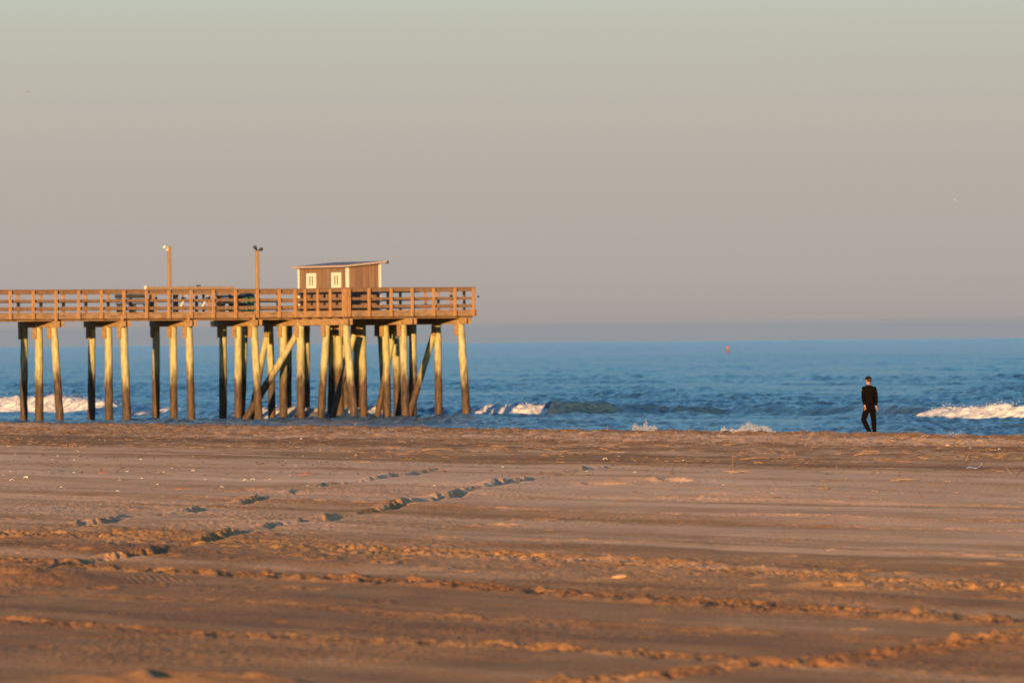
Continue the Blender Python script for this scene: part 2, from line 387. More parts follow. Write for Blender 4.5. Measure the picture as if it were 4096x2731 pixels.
def sea_mat():
    m, n, l, b = mat('sea_water')
    g = n.new('ShaderNodeNewGeometry')
    af = n.new('ShaderNodeAttribute'); af.attribute_name = 'foam'
    at = n.new('ShaderNodeAttribute'); at.attribute_name = 'turbid'
    c = n.new('ShaderNodeMix'); c.data_type = 'RGBA'; l.new(at.outputs['Fac'], c.inputs['Factor'])
    c.inputs['A'].default_value = (.028, .080, .130, 1); c.inputs['B'].default_value = (.12, .10, .085, 1)
    x = n.new('ShaderNodeMix'); x.data_type = 'RGBA'; l.new(af.outputs['Fac'], x.inputs['Factor']); l.new(c.outputs['Result'], x.inputs['A']); x.inputs['B'].default_value = (.50, .47, .44, 1)
    l.new(x.outputs['Result'], b.inputs['Base Color'])
    rr = n.new('ShaderNodeMapRange'); l.new(af.outputs['Fac'], rr.inputs['Value']); rr.inputs['To Min'].default_value = .18; rr.inputs['To Max'].default_value = .8
    l.new(rr.outputs[0], b.inputs['Roughness']); b.inputs['IOR'].default_value = 1.333
    mp = n.new('ShaderNodeMapping'); mp.inputs['Scale'].default_value = (.8, .35, 1); l.new(g.outputs['Position'], mp.inputs[0])
    n1 = n.new('ShaderNodeTexNoise'); n1.inputs['Scale'].default_value = 1.6; n1.inputs['Detail'].default_value = 8; n1.inputs['Roughness'].default_value = .6
    l.new(mp.outputs[0], n1.inputs['Vector'])
    bp = n.new('ShaderNodeBump'); bp.inputs['Strength'].default_value = 1.0; bp.inputs['Distance'].default_value = .80
    l.new(n1.outputs['Fac'], bp.inputs['Height']); l.new(bp.outputs[0], b.inputs['Normal'])
    return m
def foam_mat():
    m, n, l, b = mat('sea_foam')
    t = n.new('ShaderNodeTexCoord'); no = n.new('ShaderNodeTexNoise'); no.inputs['Scale'].default_value = 3.5; no.inputs['Detail'].default_value = 8
    l.new(t.outputs['Object'], no.inputs['Vector'])
    r = n.new('ShaderNodeValToRGB'); r.color_ramp.elements[0].position = .32; r.color_ramp.elements[1].position = .55
    r.color_ramp.elements[0].color = (.34, .34, .35, 1); r.color_ramp.elements[1].color = (.62, .60, .58, 1)
    l.new(no.outputs['Fac'], r.inputs[0]); l.new(r.outputs[0], b.inputs['Base Color']); b.inputs['Roughness'].default_value = .9
    bp = n.new('ShaderNodeBump'); bp.inputs['Strength'].default_value = .8; bp.inputs['Distance'].default_value = .08
    l.new(no.outputs['Fac'], bp.inputs['Height']); l.new(bp.outputs[0], b.inputs['Normal'])
    return m
M['spray'] = simple('spray_drops', (.42, .40, .41), .9, .2, 5, 0)
M['trim'] = simple('roof_trim', (.36, .27, .22), .6, .1, 5, .1)
M['sand'] = sand_mat(); M['sea'] = sea_mat(); M['foam'] = foam_mat()

# ------------------------------------------------------------------ beach
def beach_f(X, Y):
    z = beach_z(X, Y)
    s, t = st(X, Y)
    tone = .46 + .12 * fbm(X / 6, Y / 9, 4, 61) + .30 * fbm(s / 3.2, t / 45, 3, 62) + .24 * fbm(s / .9, t / 14, 3, 64) + .12 * fbm(X / .7, Y / 1.6, 4, 66)
    # darker belt of damp, litter-strewn sand inshore of the crest, brighter dry drift behind it
    rough_t = sst(84, 100, s)
    belt = np.exp(-((s - 93 - 2.5 * vn(t / 9, t * 0, 71)) / 6.0) ** 2)
    tone -= .32 * belt * (.8 + .5 * fbm(X / 1.0, Y / 6, 3, 73))
    tone -= .15 * sst(90, 103, s)
    tone += rough_t * .34 * fbm(X / .35, Y / .9, 3, 77)
    tone += .10 * np.exp(-((s - 78) / 8) ** 2)
    tone -= .28 * (1 - sst(34, 68, s))
    for (pts, hw, amp, lug, ch), dt in zip(TRACKS[:5], (-.13, .05, -.11, -.12, -.05)):
        d, l, T = dist_poly(X, Y, pts)
        tone += dt * np.exp(-(d / hw / 1.4) ** 4) * (1 + .5 * vn(l / .6, d / .3, 79))
    wet = sst(112.5, 114.5, s + .3 * vn(t / 2, s / 2, 81))
    return z, dict(tone=np.clip(tone, 0, 1), wet=wet * .9)
Dn = np.concatenate([geo(4, 44, 1.06)[:-1], geo(44, 125, 1.0012)[:-1], geo(125, 262, 1.0018)])
me = grid_mesh('beach', U, Dn, beach_f, None)
beach = tag(link('beach', me, M['sand']), 'brown rippled beach crossed by tyre tracks', None, None, 'structure')

# ------------------------------------------------------------------ sea
rw = np.random.RandomState(3)
COMP = []
for k in range(64):
    lam = 0.42 * (7 / 0.42) ** (k / 63.0) * rw.uniform(.9, 1.1)
    ang = math.atan2(AX[1], AX[0]) + rw.normal(0, .75)
    amp = 0.0112 * lam ** 0.40
    COMP.append((lam, ang, amp, rw.uniform(0, 2 * math.pi)))
BRK = [ground(x, y, .05) for x, y in [(-1500, 1640), (-500, 1632), (200, 1634), (650, 1652), (1250, 1668), (1800, 1654), (2250, 1652), (2650, 1648), (3000, 1645), (3400, 1650), (3900, 1664), (4500, 1668), (5400, 1680)]]
_bl = [0]
for (x0, y0), (x1, y1) in zip(BRK[:-1], BRK[1:]): _bl.append(_bl[-1] + math.hypot(x1 - x0, y1 - y0))
BPX = [-1500, -500, 200, 650, 1250, 1800, 2250, 2650, 3000, 3400, 3900, 4500, 5400]
def px2l(px): return float(np.interp(px, BPX, _bl))
_ax = [-1500, -200, 250, 470, 560, 700, 800, 1000, 1250, 1450, 1650, 1900, 2200, 2600, 2900, 3150, 3400, 3650, 3900, 4500, 5400]
_av = [.5, .60, .58, .36, .16, .24, .16, .24, .34, .32, .24, .36, .66, .46, .24, .36, .30, .46, .34, .38, .3]
def brk_amp(l): return np.interp(l, [px2l(p) for p in _ax], _av)
def brk_h(d, l):                    # d > 0 seaward (left of direction is decided by the sign below)
    A = brk_amp(l) * (1 + .12 * vn(l / 1.3, l * 0, 91)); d = d + .8 * vn(l / 5, l * 0, 93)
    return A * np.where(d > 0, np.exp(-(d / 3.6) ** 2), np.exp(-(d / 1.15) ** 2)) - .25 * A * np.exp(-((d + 3.2) / 1.8) ** 2)
def sea_z(X, Y, D):
    s, t = st(X, Y)
    z = np.zeros(X.shape)
    sp = D * np.where(D < 640, .0011, .0018)                           # grid spacing limits which waves it can carry
    wx = X + 1.2 * vn(X / 9, Y / 9, 95); wy = Y + 1.2 * vn(X / 9, Y / 9, 97)
    gust = .8 + .9 * fbm(X / 9, Y / 30, 3, 99)
    for lam, ang, amp, ph in COMP:
        k = 2 * math.pi / lam
        fade = np.clip((lam / (sp + .02) - .5) / 1.6, 0, 1)
        p = k * (wx * math.cos(ang) + wy * math.sin(ang)) + ph
        z += amp * gust * fade * (1 - np.abs(np.sin(p / 2)) * 2 + .27)
    shallow = sst(114, 150, s); z *= .35 + .65 * shallow
    # offshore swell
    z += .10 * np.sin(2 * np.pi * (s - 215 + 4 * vn(t / 30, s / 60, 103)) / 31) * sst(225, 260, s) * np.clip(1 - D / 3000, 0, 1)
    # breaking wave
    d, l, T = dist_poly(X, Y, BRK)
    d = -d if BSIGN < 0 else d
    z += brk_h(d, l) * (np.abs(d) < 25)
    # small inner waves
    z += .13 * np.exp(-((s - 131 - 2 * vn(t / 12, t * 0, 105)) / .9) ** 2) * (.5 + vn(t / 9, t * 0, 107))
    z += .10 * np.exp(-((s - 143 - 3 * vn(t / 14, t * 0, 109)) / 1.2) ** 2) * (.6 + vn(t / 7, t * 0, 111))
    return z, d, l, s, t
# which side of the polyline is the sea
_d, _, _ = dist_poly(np.array([0.0]), np.array([2000.0]), BRK)
BSIGN = 1 if _d[0] > 0 else -1
FOAM = [(-900, 475, .9), (560, 745, .45), (1040, 1520, .8), (1870, 2260, .85), (3790, 4900, .9)]
def foam_env(l):
    e = np.zeros(np.shape(l))
    for a, b_, g_ in FOAM:
        la, lb = px2l(a), px2l(b_)
        e = np.maximum(e, g_ * sst(la - .3, la + 1.6, l) * (1 - sst(lb - 2.2, lb + .3, l)))
    return e
def sea_f(X, Y):
    z, d, l, s, t = sea_z(X, Y, Y)
    fe = foam_env(l)
    foam = fe * np.exp(-((d + 2.0) / 2.0) ** 2) * sst(-.1, .35, fbm(X / .8, Y / 1.6, 3, 121)) * .8
    lacy = .5 * sst(.22, .42, fbm(X / 1.6, Y / 5, 4, 125)) * (1 - sst(130, 165, s)) * .35
    sw = (1 - sst(119, 122, s)) * .5
    turb = (1 - sst(118, 215, s)) * (.18 + .40 * sst(0, .5, fbm(X / 8, Y / 14, 3, 127)))
    return z, dict(foam=np.clip(foam + lacy + sw, 0, .95), turbid=np.clip(turb, 0, 1))
Dn = np.concatenate([geo(120, 205, 1.006)[:-1], geo(205, 640, 1.0011)[:-1], geo(640, 1600, 1.0018)[:-1], geo(1600, 80000, 1.012)])
me = grid_mesh('sea', U, Dn, sea_f, None)
sea = tag(link('sea', me, M['sea']), 'blue choppy sea reaching the horizon', None, None, 'structure')

# ------------------------------------------------------------------ breaker foam
def at_l(l, d):                     # world point at arc length l, seaward offset d
    i = min(max(np.searchsorted(_bl, l) - 1, 0), len(BRK) - 2)
    (x0, y0), (x1, y1) = BRK[i], BRK[i + 1]; L = _bl[i + 1] - _bl[i]; f = (l - _bl[i]) / L
    nx, ny = -(y1 - y0) / L * BSIGN, (x1 - x0) / L * BSIGN
    return x0 + (x1 - x0) * f + nx * d, y0 + (y1 - y0) * f + ny * d
def spray(mb, x, y, z, r, rnd):
    p = [Vector((rnd.uniform(-1, 1), rnd.uniform(-1, 1), rnd.uniform(-1, 1))).normalized() * r * rnd.uniform(.5, 1.2) for _ in range(4)]
    v = [(x + q.x, y + q.y, z + q.z) for q in p]
    mb.add(v, [(0, 1, 2), (0, 2, 3), (0, 3, 1), (1, 3, 2)])
def foam_roll(a, b_, g_, label, seed):
    la, lb = px2l(a), px2l(b_); nl = int((lb - la) / .09); nd = 34
    ls = np.linspace(la, lb, nl); ds = np.linspace(-2.6, .9, nd)
    XX = np.zeros((nl, nd)); YY = np.zeros((nl, nd)); LL = np.zeros((nl, nd)); DD = np.zeros((nl, nd))
    for i, l in enumerate(ls):
        for j, d in enumerate(ds):
            XX[i, j], YY[i, j] = at_l(l, d); LL[i, j] = l; DD[i, j] = d
    fe = foam_env(LL)
    Z, *_r = sea_z(XX.ravel(), YY.ravel(), YY.ravel()); Z = Z.reshape(nl, nd)
    A = brk_amp(LL)
    ed = sst(0, .9, np.minimum(LL - la, lb - LL))
    mask = fe * sst(-2.6, -1.4, DD + .5 * vn(LL / .7, LL * 0, seed)) * (1 - sst(-.1, .8, DD)) * ed
    lump = .26 * fbm(XX / .8, YY / .8, 3, seed + 3) + .26 * fbm(XX / .28, YY / .3, 3, seed + 7) + .22 * np.maximum(0, fbm(XX / .14, YY / .2, 3, seed + 5))
    thick = mask * (.34 * A * np.exp(-((DD + .9) / .9) ** 2) + .13 + lump * (.30 + .8 * A))
    Z2 = Z - .10 + thick * 1.0 + (mask > .02) * .02
    v = np.stack([XX.ravel(), YY.ravel(), Z2.ravel()], 1).tolist()
    f = []
    for i in range(nl - 1):
        for j in range(nd - 1):
            k = i * nd + j; f.append((k, k + 1, k + nd + 1, k + nd))
    mb = MB(); mb.add(v, f, True)
    rnd = random.Random(seed)
    for _ in range(int((lb - la) * 60)):
        l = rnd.uniform(la + .4, lb - .4); d = rnd.gauss(-.5, .45); e = float(foam_env(np.array([l]))[0])
        i = int((l - la) / (lb - la) * (nl - 1)); j = int(np.clip((d + 2.6) / 3.5 * (nd - 1), 0, nd - 1))
        x, y = at_l(l, d)
        spray(mb, x, y, Z2[i, j] + abs(rnd.gauss(0, .13)) * e, rnd.uniform(.012, .04), rnd)
    o = mb.build('breaking_wave_foam', M['foam'])
    return tag(o, label, 'foam', None, 'stuff')
foam_roll(*FOAM[0], 'sunlit white foam of the wave breaking behind the leftmost pier piles', 141)
foam_roll(*FOAM[1], 'small patch of thin foam behind the second and third bents of piles', 151)
foam_roll(*FOAM[2], 'white foam seen between the crowded piles under the shed', 161)
foam_roll(*FOAM[3], 'white foam on the left end of the curling wave just right of the pier', 171)
foam_roll(*FOAM[4], 'long bright roll of foam at the right edge behind the walking person', 181)

def splash(px, wpx, hz, n, label, seed, D0s=120.5):
    rnd = random.Random(seed); dx, _ = ray(px, 1700)
    Y = D0s / (AX[0] * dx + AX[1]); x0 = dx * Y; hw = wpx / 2 / FPX * Y
    mb = MB()
    for k in range(n):
        f = rnd.uniform(-1.1, 1.1); prof = max(.3, 1 - abs(f) ** 3 * .35) * (.82 + .25 * vn(np.array([f * 5.]), np.array([seed * 1.]), 7)[0] + .07 * vn(np.array([f * 21.]), np.array([seed * 2.]), 7)[0])
        h_ = hz * prof * (1 - .6 * rnd.random() ** .8) + .05
        spray(mb, x0 + f * hw, Y + rnd.gauss(0, .4) - .6 * f * hw, h_, rnd.uniform(.007, .022) * (1.7 - h_ / hz), rnd)
    return tag(mb.build('wave_splash', M['spray']), label, 'splash', None, 'stuff')
splash(2585, 120, .99, 5000, 'narrow plume of spray rising over the beach crest right of the pier', 3)
splash(2995, 250, .94, 12000, 'wide low splash of spray over the beach crest left of the person', 4)
splash(3800, 140, .80, 2200, 'low grey splash of spray over the beach crest right of the person', 5)
splash(2250, 420, .74, 260, 'thin scattered spray drops along the beach crest near the pier end', 6)

# ------------------------------------------------------------------ pier
D0 = FPX / 82.2
_x, _ = unroll(1902, 1240)
PO = Vector((_x / FPX * D0, D0, 0))
def P(s, n, z): return PO + Vector((AX[0] * s + NX[0] * n, AX[1] * s + NX[1] * n, z))
def sz(px, py, n):                  # photo pixel on the vertical plane n = const  ->  s, z in the pier frame
    dx, dz = ray(px, py)
    # PO.x + AX0*s + NX0*n = dx*Y ; Y = PO.y + AX1*s + NX1*n
    s = (dx * (PO.y + NX[1] * n) - PO.x - NX[0] * n) / (AX[0] - dx * AX[1])
    Y = PO.y + AX[1] * s + NX[1] * n
    return s, HC + dz * Y
def nz(px, py, s):                  # pixel on the plane s = const  ->  n, z
    dx, dz = ray(px, py)
    n = (dx * (PO.y + AX[1] * s) - PO.x - AX[0] * s) / (NX[0] - dx * NX[1])
    Y = PO.y + AX[1] * s + NX[1] * n
    return n, HC + dz * Y
pier = empty('fishing_pier', (PO.x, PO.y, 0), math.atan2(AX[1], AX[0]))
# the local frame of the pier: x = s (seaward), y = -n (away from the viewer)
def put(o): return o
tag(pier, 'long wooden fishing pier on yellowed timber piles standing in the surf', 'pier')
ZD = 5.27; ZF = 4.96; ZT = 6.37
LT = -7.35                          # landward edge of the wide pier head
NJ = -4.8; WM = 3.72; NB = -13.3    # near rail of the walkway, its width, far edge of the head
SL = -52.0
def bx(s0, s1, n0, n1, z0, z1, mb=None):
    mb = mb or MB(); mb.box(s0, s1, -n1, -n0, z0, z1); return mb
# deck
def planks(s0, s1, n0, n1):
    mb = MB(); k = s0; r_ = random.Random(2)
    while k < s1 - .01:
        e = min(k + .14, s1); bx(k + .004, e - .004, n0, n1, ZD - .05, ZD + r_.uniform(-.004, .004), mb); k = e
    return mb
planks(SL, LT, NJ - WM, NJ).build('walkway_deck', M['deckw'], pier)
planks(LT, 0, NB, 0).build('pier_head_deck', M['deckw'], pier)
mb = MB()
for i in range(6):
    n = NJ - .25 - i * (WM - .5) / 5; bx(SL, LT + .0, n - .05, n + .05, 4.87, ZD - .053, mb)
mb.build('walkway_stringers', M['deckw'], pier)
mb = MB()
for i in range(14):
    n = -.25 - i * (-NB - .5) / 13; bx(LT + .05, -.05, n - .05, n + .05, 4.87, ZD - .053, mb)
mb.build('pier_head_stringers', M['deckw'], pier)
def fascia(s0, s1, n0, n1): bx(s0, s1, n0, n1, ZF, ZD - .002).build('fascia_board', M['deckw'], pier, .006)
fascia(SL, LT - .002, NJ + .003, NJ + .05); fascia(SL, LT - .002, NJ - WM - .05, NJ - WM - .003)
fascia(LT - .05, LT - .003, NJ + .052, .05); fascia(LT - .05, LT - .003, NB - .05, NJ - WM - .052)
fascia(LT, .05, .003, .05); fascia(LT, .05, NB - .05, NB - .003)
fascia(.003, .05, NB, 0)
def rails(s0, s1, n0, n1, along):
    for z0, z1 in ((5.385, 5.54), (5.77, 5.895), (6.17, 6.325)):
        bx(s0, s1, n0, n1, z0, z1).build('rail', M['rail'], pier, .006)
    e = .05
    if along == 's': bx(s0, s1, n0 - e, n1 + e, 6.328, 6.375).build('rail_cap', M['rail'], pier, .006)
    else: bx(s0 - e, s1 + e, n0, n1, 6.328, 6.375).build('rail_cap', M['rail'], pier, .006)
rails(SL, LT - .06, NJ - .045, NJ, 's'); rails(SL, LT - .06, NJ - WM, NJ - WM + .045, 's')
rails(LT, LT + .045, NJ + .05, -.10, 'n'); rails(LT, LT + .045, NB + .1, NJ - WM - .1, 'n')
rails(LT - .0, .0, -.045, 0, 's'); rails(LT, 0, NB, NB + .045, 's')
rails(-.045, 0, NB + .1, -.10, 'n')
def post(s, n, ds=.07, dn=.045, z0=ZF, z1=6.325):
    return bx(s - ds, s + ds, n - dn, n + dn, z0, z1).build('rail_post', M['post'], pier, .008)
SP = 1.222
pxs = [1902 - 8, 1821, 1735, 1649, 1565, 1476]
for px in pxs:
    s, _ = sz(px, 1200, .095); post(s, .097)
for d in (0.0, .17): post(LT + .02 + d, .097)
post(LT - .10, .03, .045, .07)
for k in range(1, 4): post(LT - .097, -k * SP, .045, .07)
post(LT - .097, NJ + .16, .045, .09)
k = 0
while True:
    s = sz(850 / 1.96, 1200, NJ + .1)[0] + (4 * SP if 0 else 0)
    break
s_ref = sz(796 / 1.96, 1200, NJ + .1)[0]
for k in range(-24, 14):
    s = s_ref + k * SP
    if SL + .2 < s < LT - .35: post(s, NJ + .097)
    if SL + .2 < s < LT - .1: post(s, NJ - WM - .097)
for k in range(1, 11): post(.097, -k * SP, .045, .07)
for k in range(0, 7): post(LT + .6 + k * 1.1, NB - .097)
for k in range(1, 4): post(LT - .097, NJ - WM - k * SP, .045, .07)

# bents
def cap(s, n0, n1, z0=4.575, z1=4.867):
    bx(s - .17, s - .07, n0, n1, z0, z1).build('cap_beam', M['cap'], pier, .01)
    bx(s + .07, s + .17, n0, n1, z0 + .003, z1).build('cap_beam', M['cap'], pier, .01)
_ps = [0]
def pile(s, n, px_top, px_bot, r=.175, z_top=4.72, scab=True):
    """pile with its head at s, n; its foot leans so that it meets the photo's slope in the bent's plane"""
    _ps[0] += 1
    nt_, _ = nz(px_top, 1300, s); nb_, _ = nz(px_bot, 1674, s)
    lean = (nb_ - nt_) / 4.6          # n change per metre downwards
    tp = (s, -nt_, z_top); bt = (s, -(nt_ + lean * (z_top + 1.0)), -1.0)
    rr = r * random.Random(_ps[0]).uniform(1.02, 1.14)
    MB().tube(bt, tp, rr * 1.08, rr * .94, 16, 14, .012, _ps[0]).build('pile', M['pile'], pier)
    if scab: bx(s - rr - .09, s - rr - .0, nt_ - .13, nt_ + .13, 4.02, 4.572).build('scab_board', M['cap'], pier, .008)
def brace(px0, py0, px1, py1, n, r=.15):
    _ps[0] += 1
    s0, z0 = sz(px0, py0, n); s1, z1 = sz(px1, py1, n)
    if z1 > -1:                       # carry on into the sea bed
        f = (z0 + 1.0) / (z0 - z1); s1 = s0 + (s1 - s0) * f; z1 = -1.0
    MB().tube((s1, -n, z1), (s0, -n, z0), r * 1.1, r * .95, 14, 12, .012, _ps[0]).build('diagonal_brace', M['pile'], pier)
bents = [(245, (97, 95), (155, 157), (214, 240)), (510, (368, 366), (433, 436), (494, 508)), (775, (625, 623), (693, 695), (755, 765)), (1037, (893, 892), (953, 953), (1016, 1035))]
sb = []
for e, a, b_, c_ in bents:
    s, _ = sz(e, 1285, NJ + .22); sb.append(s)
    cap(s, NJ - WM - .25, NJ + .22)
    for q in (a, b_, c_): pile(s, 0, *q)
    bx(s - .27, s - .18, NJ + .03, NJ + .16, 4.55, 5.12).build('cap_tie_board', M['cap'], pier, .008)
dsb = sb[1] - sb[0]
for k in range(1, 4):               # bents just outside the frame, whose shadows fall into it
    s = sb[0] - 3.62 * k
    cap(s, NJ - WM - .25, NJ + .22)
    for nt_, nb_ in ((NJ - 3.3, NJ - 3.35), (NJ - 1.87, NJ - 1.85), (NJ - .5, NJ + .05)):
        MB().tube((s, -(nt_ + (nb_ - nt_) * 1.22), -1), (s, -nt_, 4.72), .18, .165, 16, 12, .012, 90 + k).build('pile', M['pile'], pier)
sJ = LT + .12; sK = sz(1668, 1285, .22)[0] - .17; sM = sz(1885, 1285, .22)[0] - .17
cap(sJ, -9.1, .25); cap(sK, NB, .22); cap(sM, NB, .22); cap(sJ + .02, NB, -9.3)
for q in ((1381, 1417), (1308, 1283), (1203, 1204), (1135, 1133)): pile(sJ, 0, *q, r=.18)
for q in ((1612, 1622), (1542, 1550), (1448, 1454), (1354, 1360), (1330, 1325), (1225, 1224), (1154, 1150)): pile(sK, 0, *q, r=.175)
for q in ((1842, 1867), (1750, 1755), (1652, 1652), (1579, 1592), (1521, 1545), (1426, 1431), (1366, 1388)): pile(sM, 0, *q, r=.175)
pile(sJ, 0, 1079, 1088); pile(sJ, 0, 979, 966, scab=False)
brace(1192, 1330, 988, 1667, -5.75, .17)
brace(1068, 1338, 1010, 1640, -8.3, .15)
brace(1417, 1340, 1334, 1650, -4.0, .15)
brace(1572, 1340, 1508, 1672, -4.2, .15)
brace(1738, 1325, 1640, 1650, -3.4, .16)

# ------------------------------------------------------------------ shed
rzp = pier.rotation_euler.z
def PW(s, n, z): return P(s, n, z)
S0 = LT + .70; N0 = -.95; SW = 1.86; SN = 4.75
c0 = PW(S0, N0, ZD + .003)
shed = empty('shed', c0, rzp); tag(shed, 'small brown shed with white corner boards and a slanting roof on the pier head', 'shed')
# local: x 0..SW seaward, y 0..SN away from the viewer; low eave along x = 0
H0, H1 = 2.10, 2.27
mb = MB(); mb.prism([(0, 0, 0), (SW, 0, 0), (SW, 0, H1), (0, 0, H0)], (0, SN, 0)); mb.build('wall', M['siding'], shed)
mb = MB()
for cx, cy in ((0, 0), (0, SN), (SW, 0), (SW, SN)):
    hh = H0 if cx == 0 else H1; dx = -1 if cx == 0 else 1; dy = -1 if cy == 0 else 1
    c = MB(); g = .022
    c.box(min(cx + dx * g, cx - dx * .10), max(cx + dx * g, cx - dx * .10), min(cy + dy * .002, cy + dy * g), max(cy + dy * .002, cy + dy * g), 0, hh - .03)
    c.box(min(cx + dx * .002, cx + dx * g), max(cx + dx * .002, cx + dx * g), min(cy + dy * .001, cy - dy * .11), max(cy + dy * .001, cy - dy * .11), 0, hh - .03)
    c.build('corner_board', M['white'], shed)
sl_ = (H1 - H0) / SW; o_ = .22; oy = .22
def roofz(x): return H0 + sl_ * x
R_ = MB(); R_.prism([(-o_, -oy, roofz(-o_) + .004), (SW + o_, -oy, roofz(SW + o_) + .004), (SW + o_, -oy, roofz(SW + o_) + .10), (-o_, -oy, roofz(-o_) + .10)], (0, SN + 2 * oy, 0))
roof = R_.build('roof', M['roof'], shed)
f_ = MB(); f_.box(-o_ - .025, -o_ - .002, -oy - .02, SN + oy + .02, roofz(-o_) + .02, roofz(-o_) + .103); f_.build('fascia', M['trim'], roof)
f_ = MB(); f_.prism([(-o_, -oy - .025, roofz(-o_) + .02), (SW + o_, -oy - .025, roofz(SW + o_) + .02), (SW + o_, -oy - .025, roofz(SW + o_) + .105), (-o_, -oy - .025, roofz(-o_) + .105)], (0, .022, 0)); f_.build('fascia', M['trim'], roof)
for yc in (1.02, 3.45):             # two louvred windows on the landward wall (pixels 1313 and 1214 along it)
    wz0, wz1 = ZT - ZD + .0, ZT - ZD + .74; hw = .44
    w_ = empty('window', (0, yc, 0)); w_.parent = shed
    fr = MB(); t_ = .14
    fr.box(-.045, -.003, -hw, hw, wz0, wz0 + t_); fr.box(-.045, -.003, -hw, hw, wz1 - t_, wz1)
    fr.box(-.045, -.003, -hw, -.20, wz0 + t_, wz1 - t_); fr.box(-.045, -.003, .20, hw, wz0 + t_, wz1 - t_)
    fr.box(-.040, -.003, -.045, .045, wz0 + t_, wz1 - t_)
    fr.build('window_frame', M['white'], w_)
    gl_ = MB(); gl_.box(-.012, -.0025, -.20, .20, wz0 + t_, wz1 - t_); gl_.build('pane', M['glass'], w_)
lampb = MB(); lampb.box(SW + o_ + .03, SW + o_ + .15, -.20, -.06, H1 - .02, H1 + .12); lampb.box(SW + .1, SW + o_ + .05, -.15, -.11, H1 + .02, H1 + .05); lampb.build('floodlight', M['dark'], shed, .02)

# ------------------------------------------------------------------ things on the deck
NR = NJ - WM + .25
s1, z1 = sz(676, 985, NR)
lp = empty('lamp_post', PW(s1, NR, ZD + .003), rzp); tag(lp, 'tall wooden lamp post with a pale lamp, left of the two on the pier', 'lamp post', 'lamp posts on the pier')
MB().box(-.085, .085, -.085, .085, 0, z1 - ZD).build('pole', M['pole'], lp, .02)
q = MB(); q.tube((-.10, -.02, z1 - ZD - .10), (-.32, -.10, z1 - ZD - .04), .04, .07, 12); q.box(-.14, -.08, -.05, .05, z1 - ZD - .22, z1 - ZD - .02); q.build('lamp_head', M['white'], lp)
s2, z2 = sz(1029, 1003, NR)
lp = empty('lamp_post', PW(s2, NR, ZD + .003), rzp); tag(lp, 'tall wooden lamp post with two dark floodlights, beside the shed', 'lamp post', 'lamp posts on the pier')
MB().box(-.085, .085, -.085, .085, 0, z2 - ZD).build('pole', M['pole'], lp, .02)
for dx in (-1, 1):
    q = MB(); q.tube((dx * .05, -.05, z2 - ZD + .02), (dx * .20 - .06, -.22, z2 - ZD + .10 + (.08 if dx < 0 else -.02)), .04, .10, 10); q.build('floodlight', M['dark'], lp)

def along(px0, px1, n):
    return sz(px0, 1200, n)[0], sz(px1, 1200, n)[0]
# long wooden counter with a raised shelf
nC = NJ - 2.6; a0, a1 = along(598, 952, nC)
ct = empty('fish_cleaning_table', PW(a0, nC, ZD + .003), rzp); tag(ct, 'long wooden table with a raised plank shelf behind the pier railing', 'table')
LC = a1 - a0
MB().box(0, LC, .30, .46, 1.10, 1.25).build('shelf', M['pole'], ct, .01)
MB().box(0, LC, -.30, .28, .86, .95).build('table_top', M['pole'], ct, .01)
for k in range(4):
    x = .25 + k * (LC - .5) / 3
    MB().box(x - .05, x + .05, .33, .42, 0, 1.098).build('leg', M['dark'], ct)
    MB().box(x - .05, x + .05, -.25, -.16, 0, .858).build('leg', M['pole'], ct)
for k in range(2):
    x = 1.5 + k * 1.2
    MB().prism([(x, -.31, .25), (x + .09, -.31, .25), (x + .42, -.31, .80), (x + .33, -.31, .80)], (0, .04, 0)).build('brace', M['white'], ct)
MB().tube((.0, .38, 1.10), (.0, .38, 1.30), .06, .05, 10).build('pipe_end', M['white'], ct)
MB().box(2.85, 3.0, .26, .5, 1.253, 1.33).build('clamp', M['dark'], ct, .02)
# dark bench at the left
def bench(px0, px1, n, label, hb=.88):
    a, b_ = along(px0, px1, n); b = empty('bench', PW(a, n, ZD + .003), rzp); tag(b, label, 'bench', 'dark benches on the pier')
    L_ = b_ - a
    MB().box(0, L_, -.25, .22, .40, .46).build('seat', M['dark'], b, .01)
    q = MB(); q.box(0, L_, .24, .29, .52, .66); q.box(0, L_, .27, .32, .70, hb); q.build('backrest', M['dark'], b, .01)
    for x in (.12, L_ / 2, L_ - .12):
        MB().box(x - .05, x + .05, -.22, .235, .0, .398).build('leg', M['dark'], b, .01)
    for x in (.05, L_ - .05):
        MB().box(x - .03, x + .03, -.25, .2, .62, .68).build('armrest', M['dark'], b, .01)
    return b
bench(470, 595, NJ - 2.9, 'dark bench with a backrest at the left end of the long table')
bench(880, 975, NJ - 1.6, 'dark bench beside the green bin near the second lamp post', .8)
def barrel(px, n, m, label):
    s, _ = sz(px, 1200, n); b = empty('litter_bin', PW(s, n, ZD + .003), rzp); tag(b, label, 'litter bin')
    MB().tube((0, 0, 0), (0, 0, .78), .25, .29, 18, 3).build('barrel', m, b)
    MB().tube((0, 0, .782), (0, 0, .90), .30, .16, 18, 2).build('lid', M['dark'], b)
barrel(996, NJ - 1.5, M['green'], 'round green litter bin below the second lamp post')
barrel(972, NJ - 2.2, M['dark'], 'dark litter bin standing next to the green one')
s, z = sz(865, 1178, NJ - 1.2)
b = empty('water_tap', PW(s, NJ - 1.2, ZD + .003), rzp); tag(b, 'small pale standpipe with a white head behind the railing', 'standpipe')
MB().tube((0, 0, 0), (0, 0, .8), .035, .035, 8).build('pipe', M['pole'], b); MB().tube((0, 0, .802), (0, 0, .93), .11, .07, 12, 2).build('head', M['white'], b)

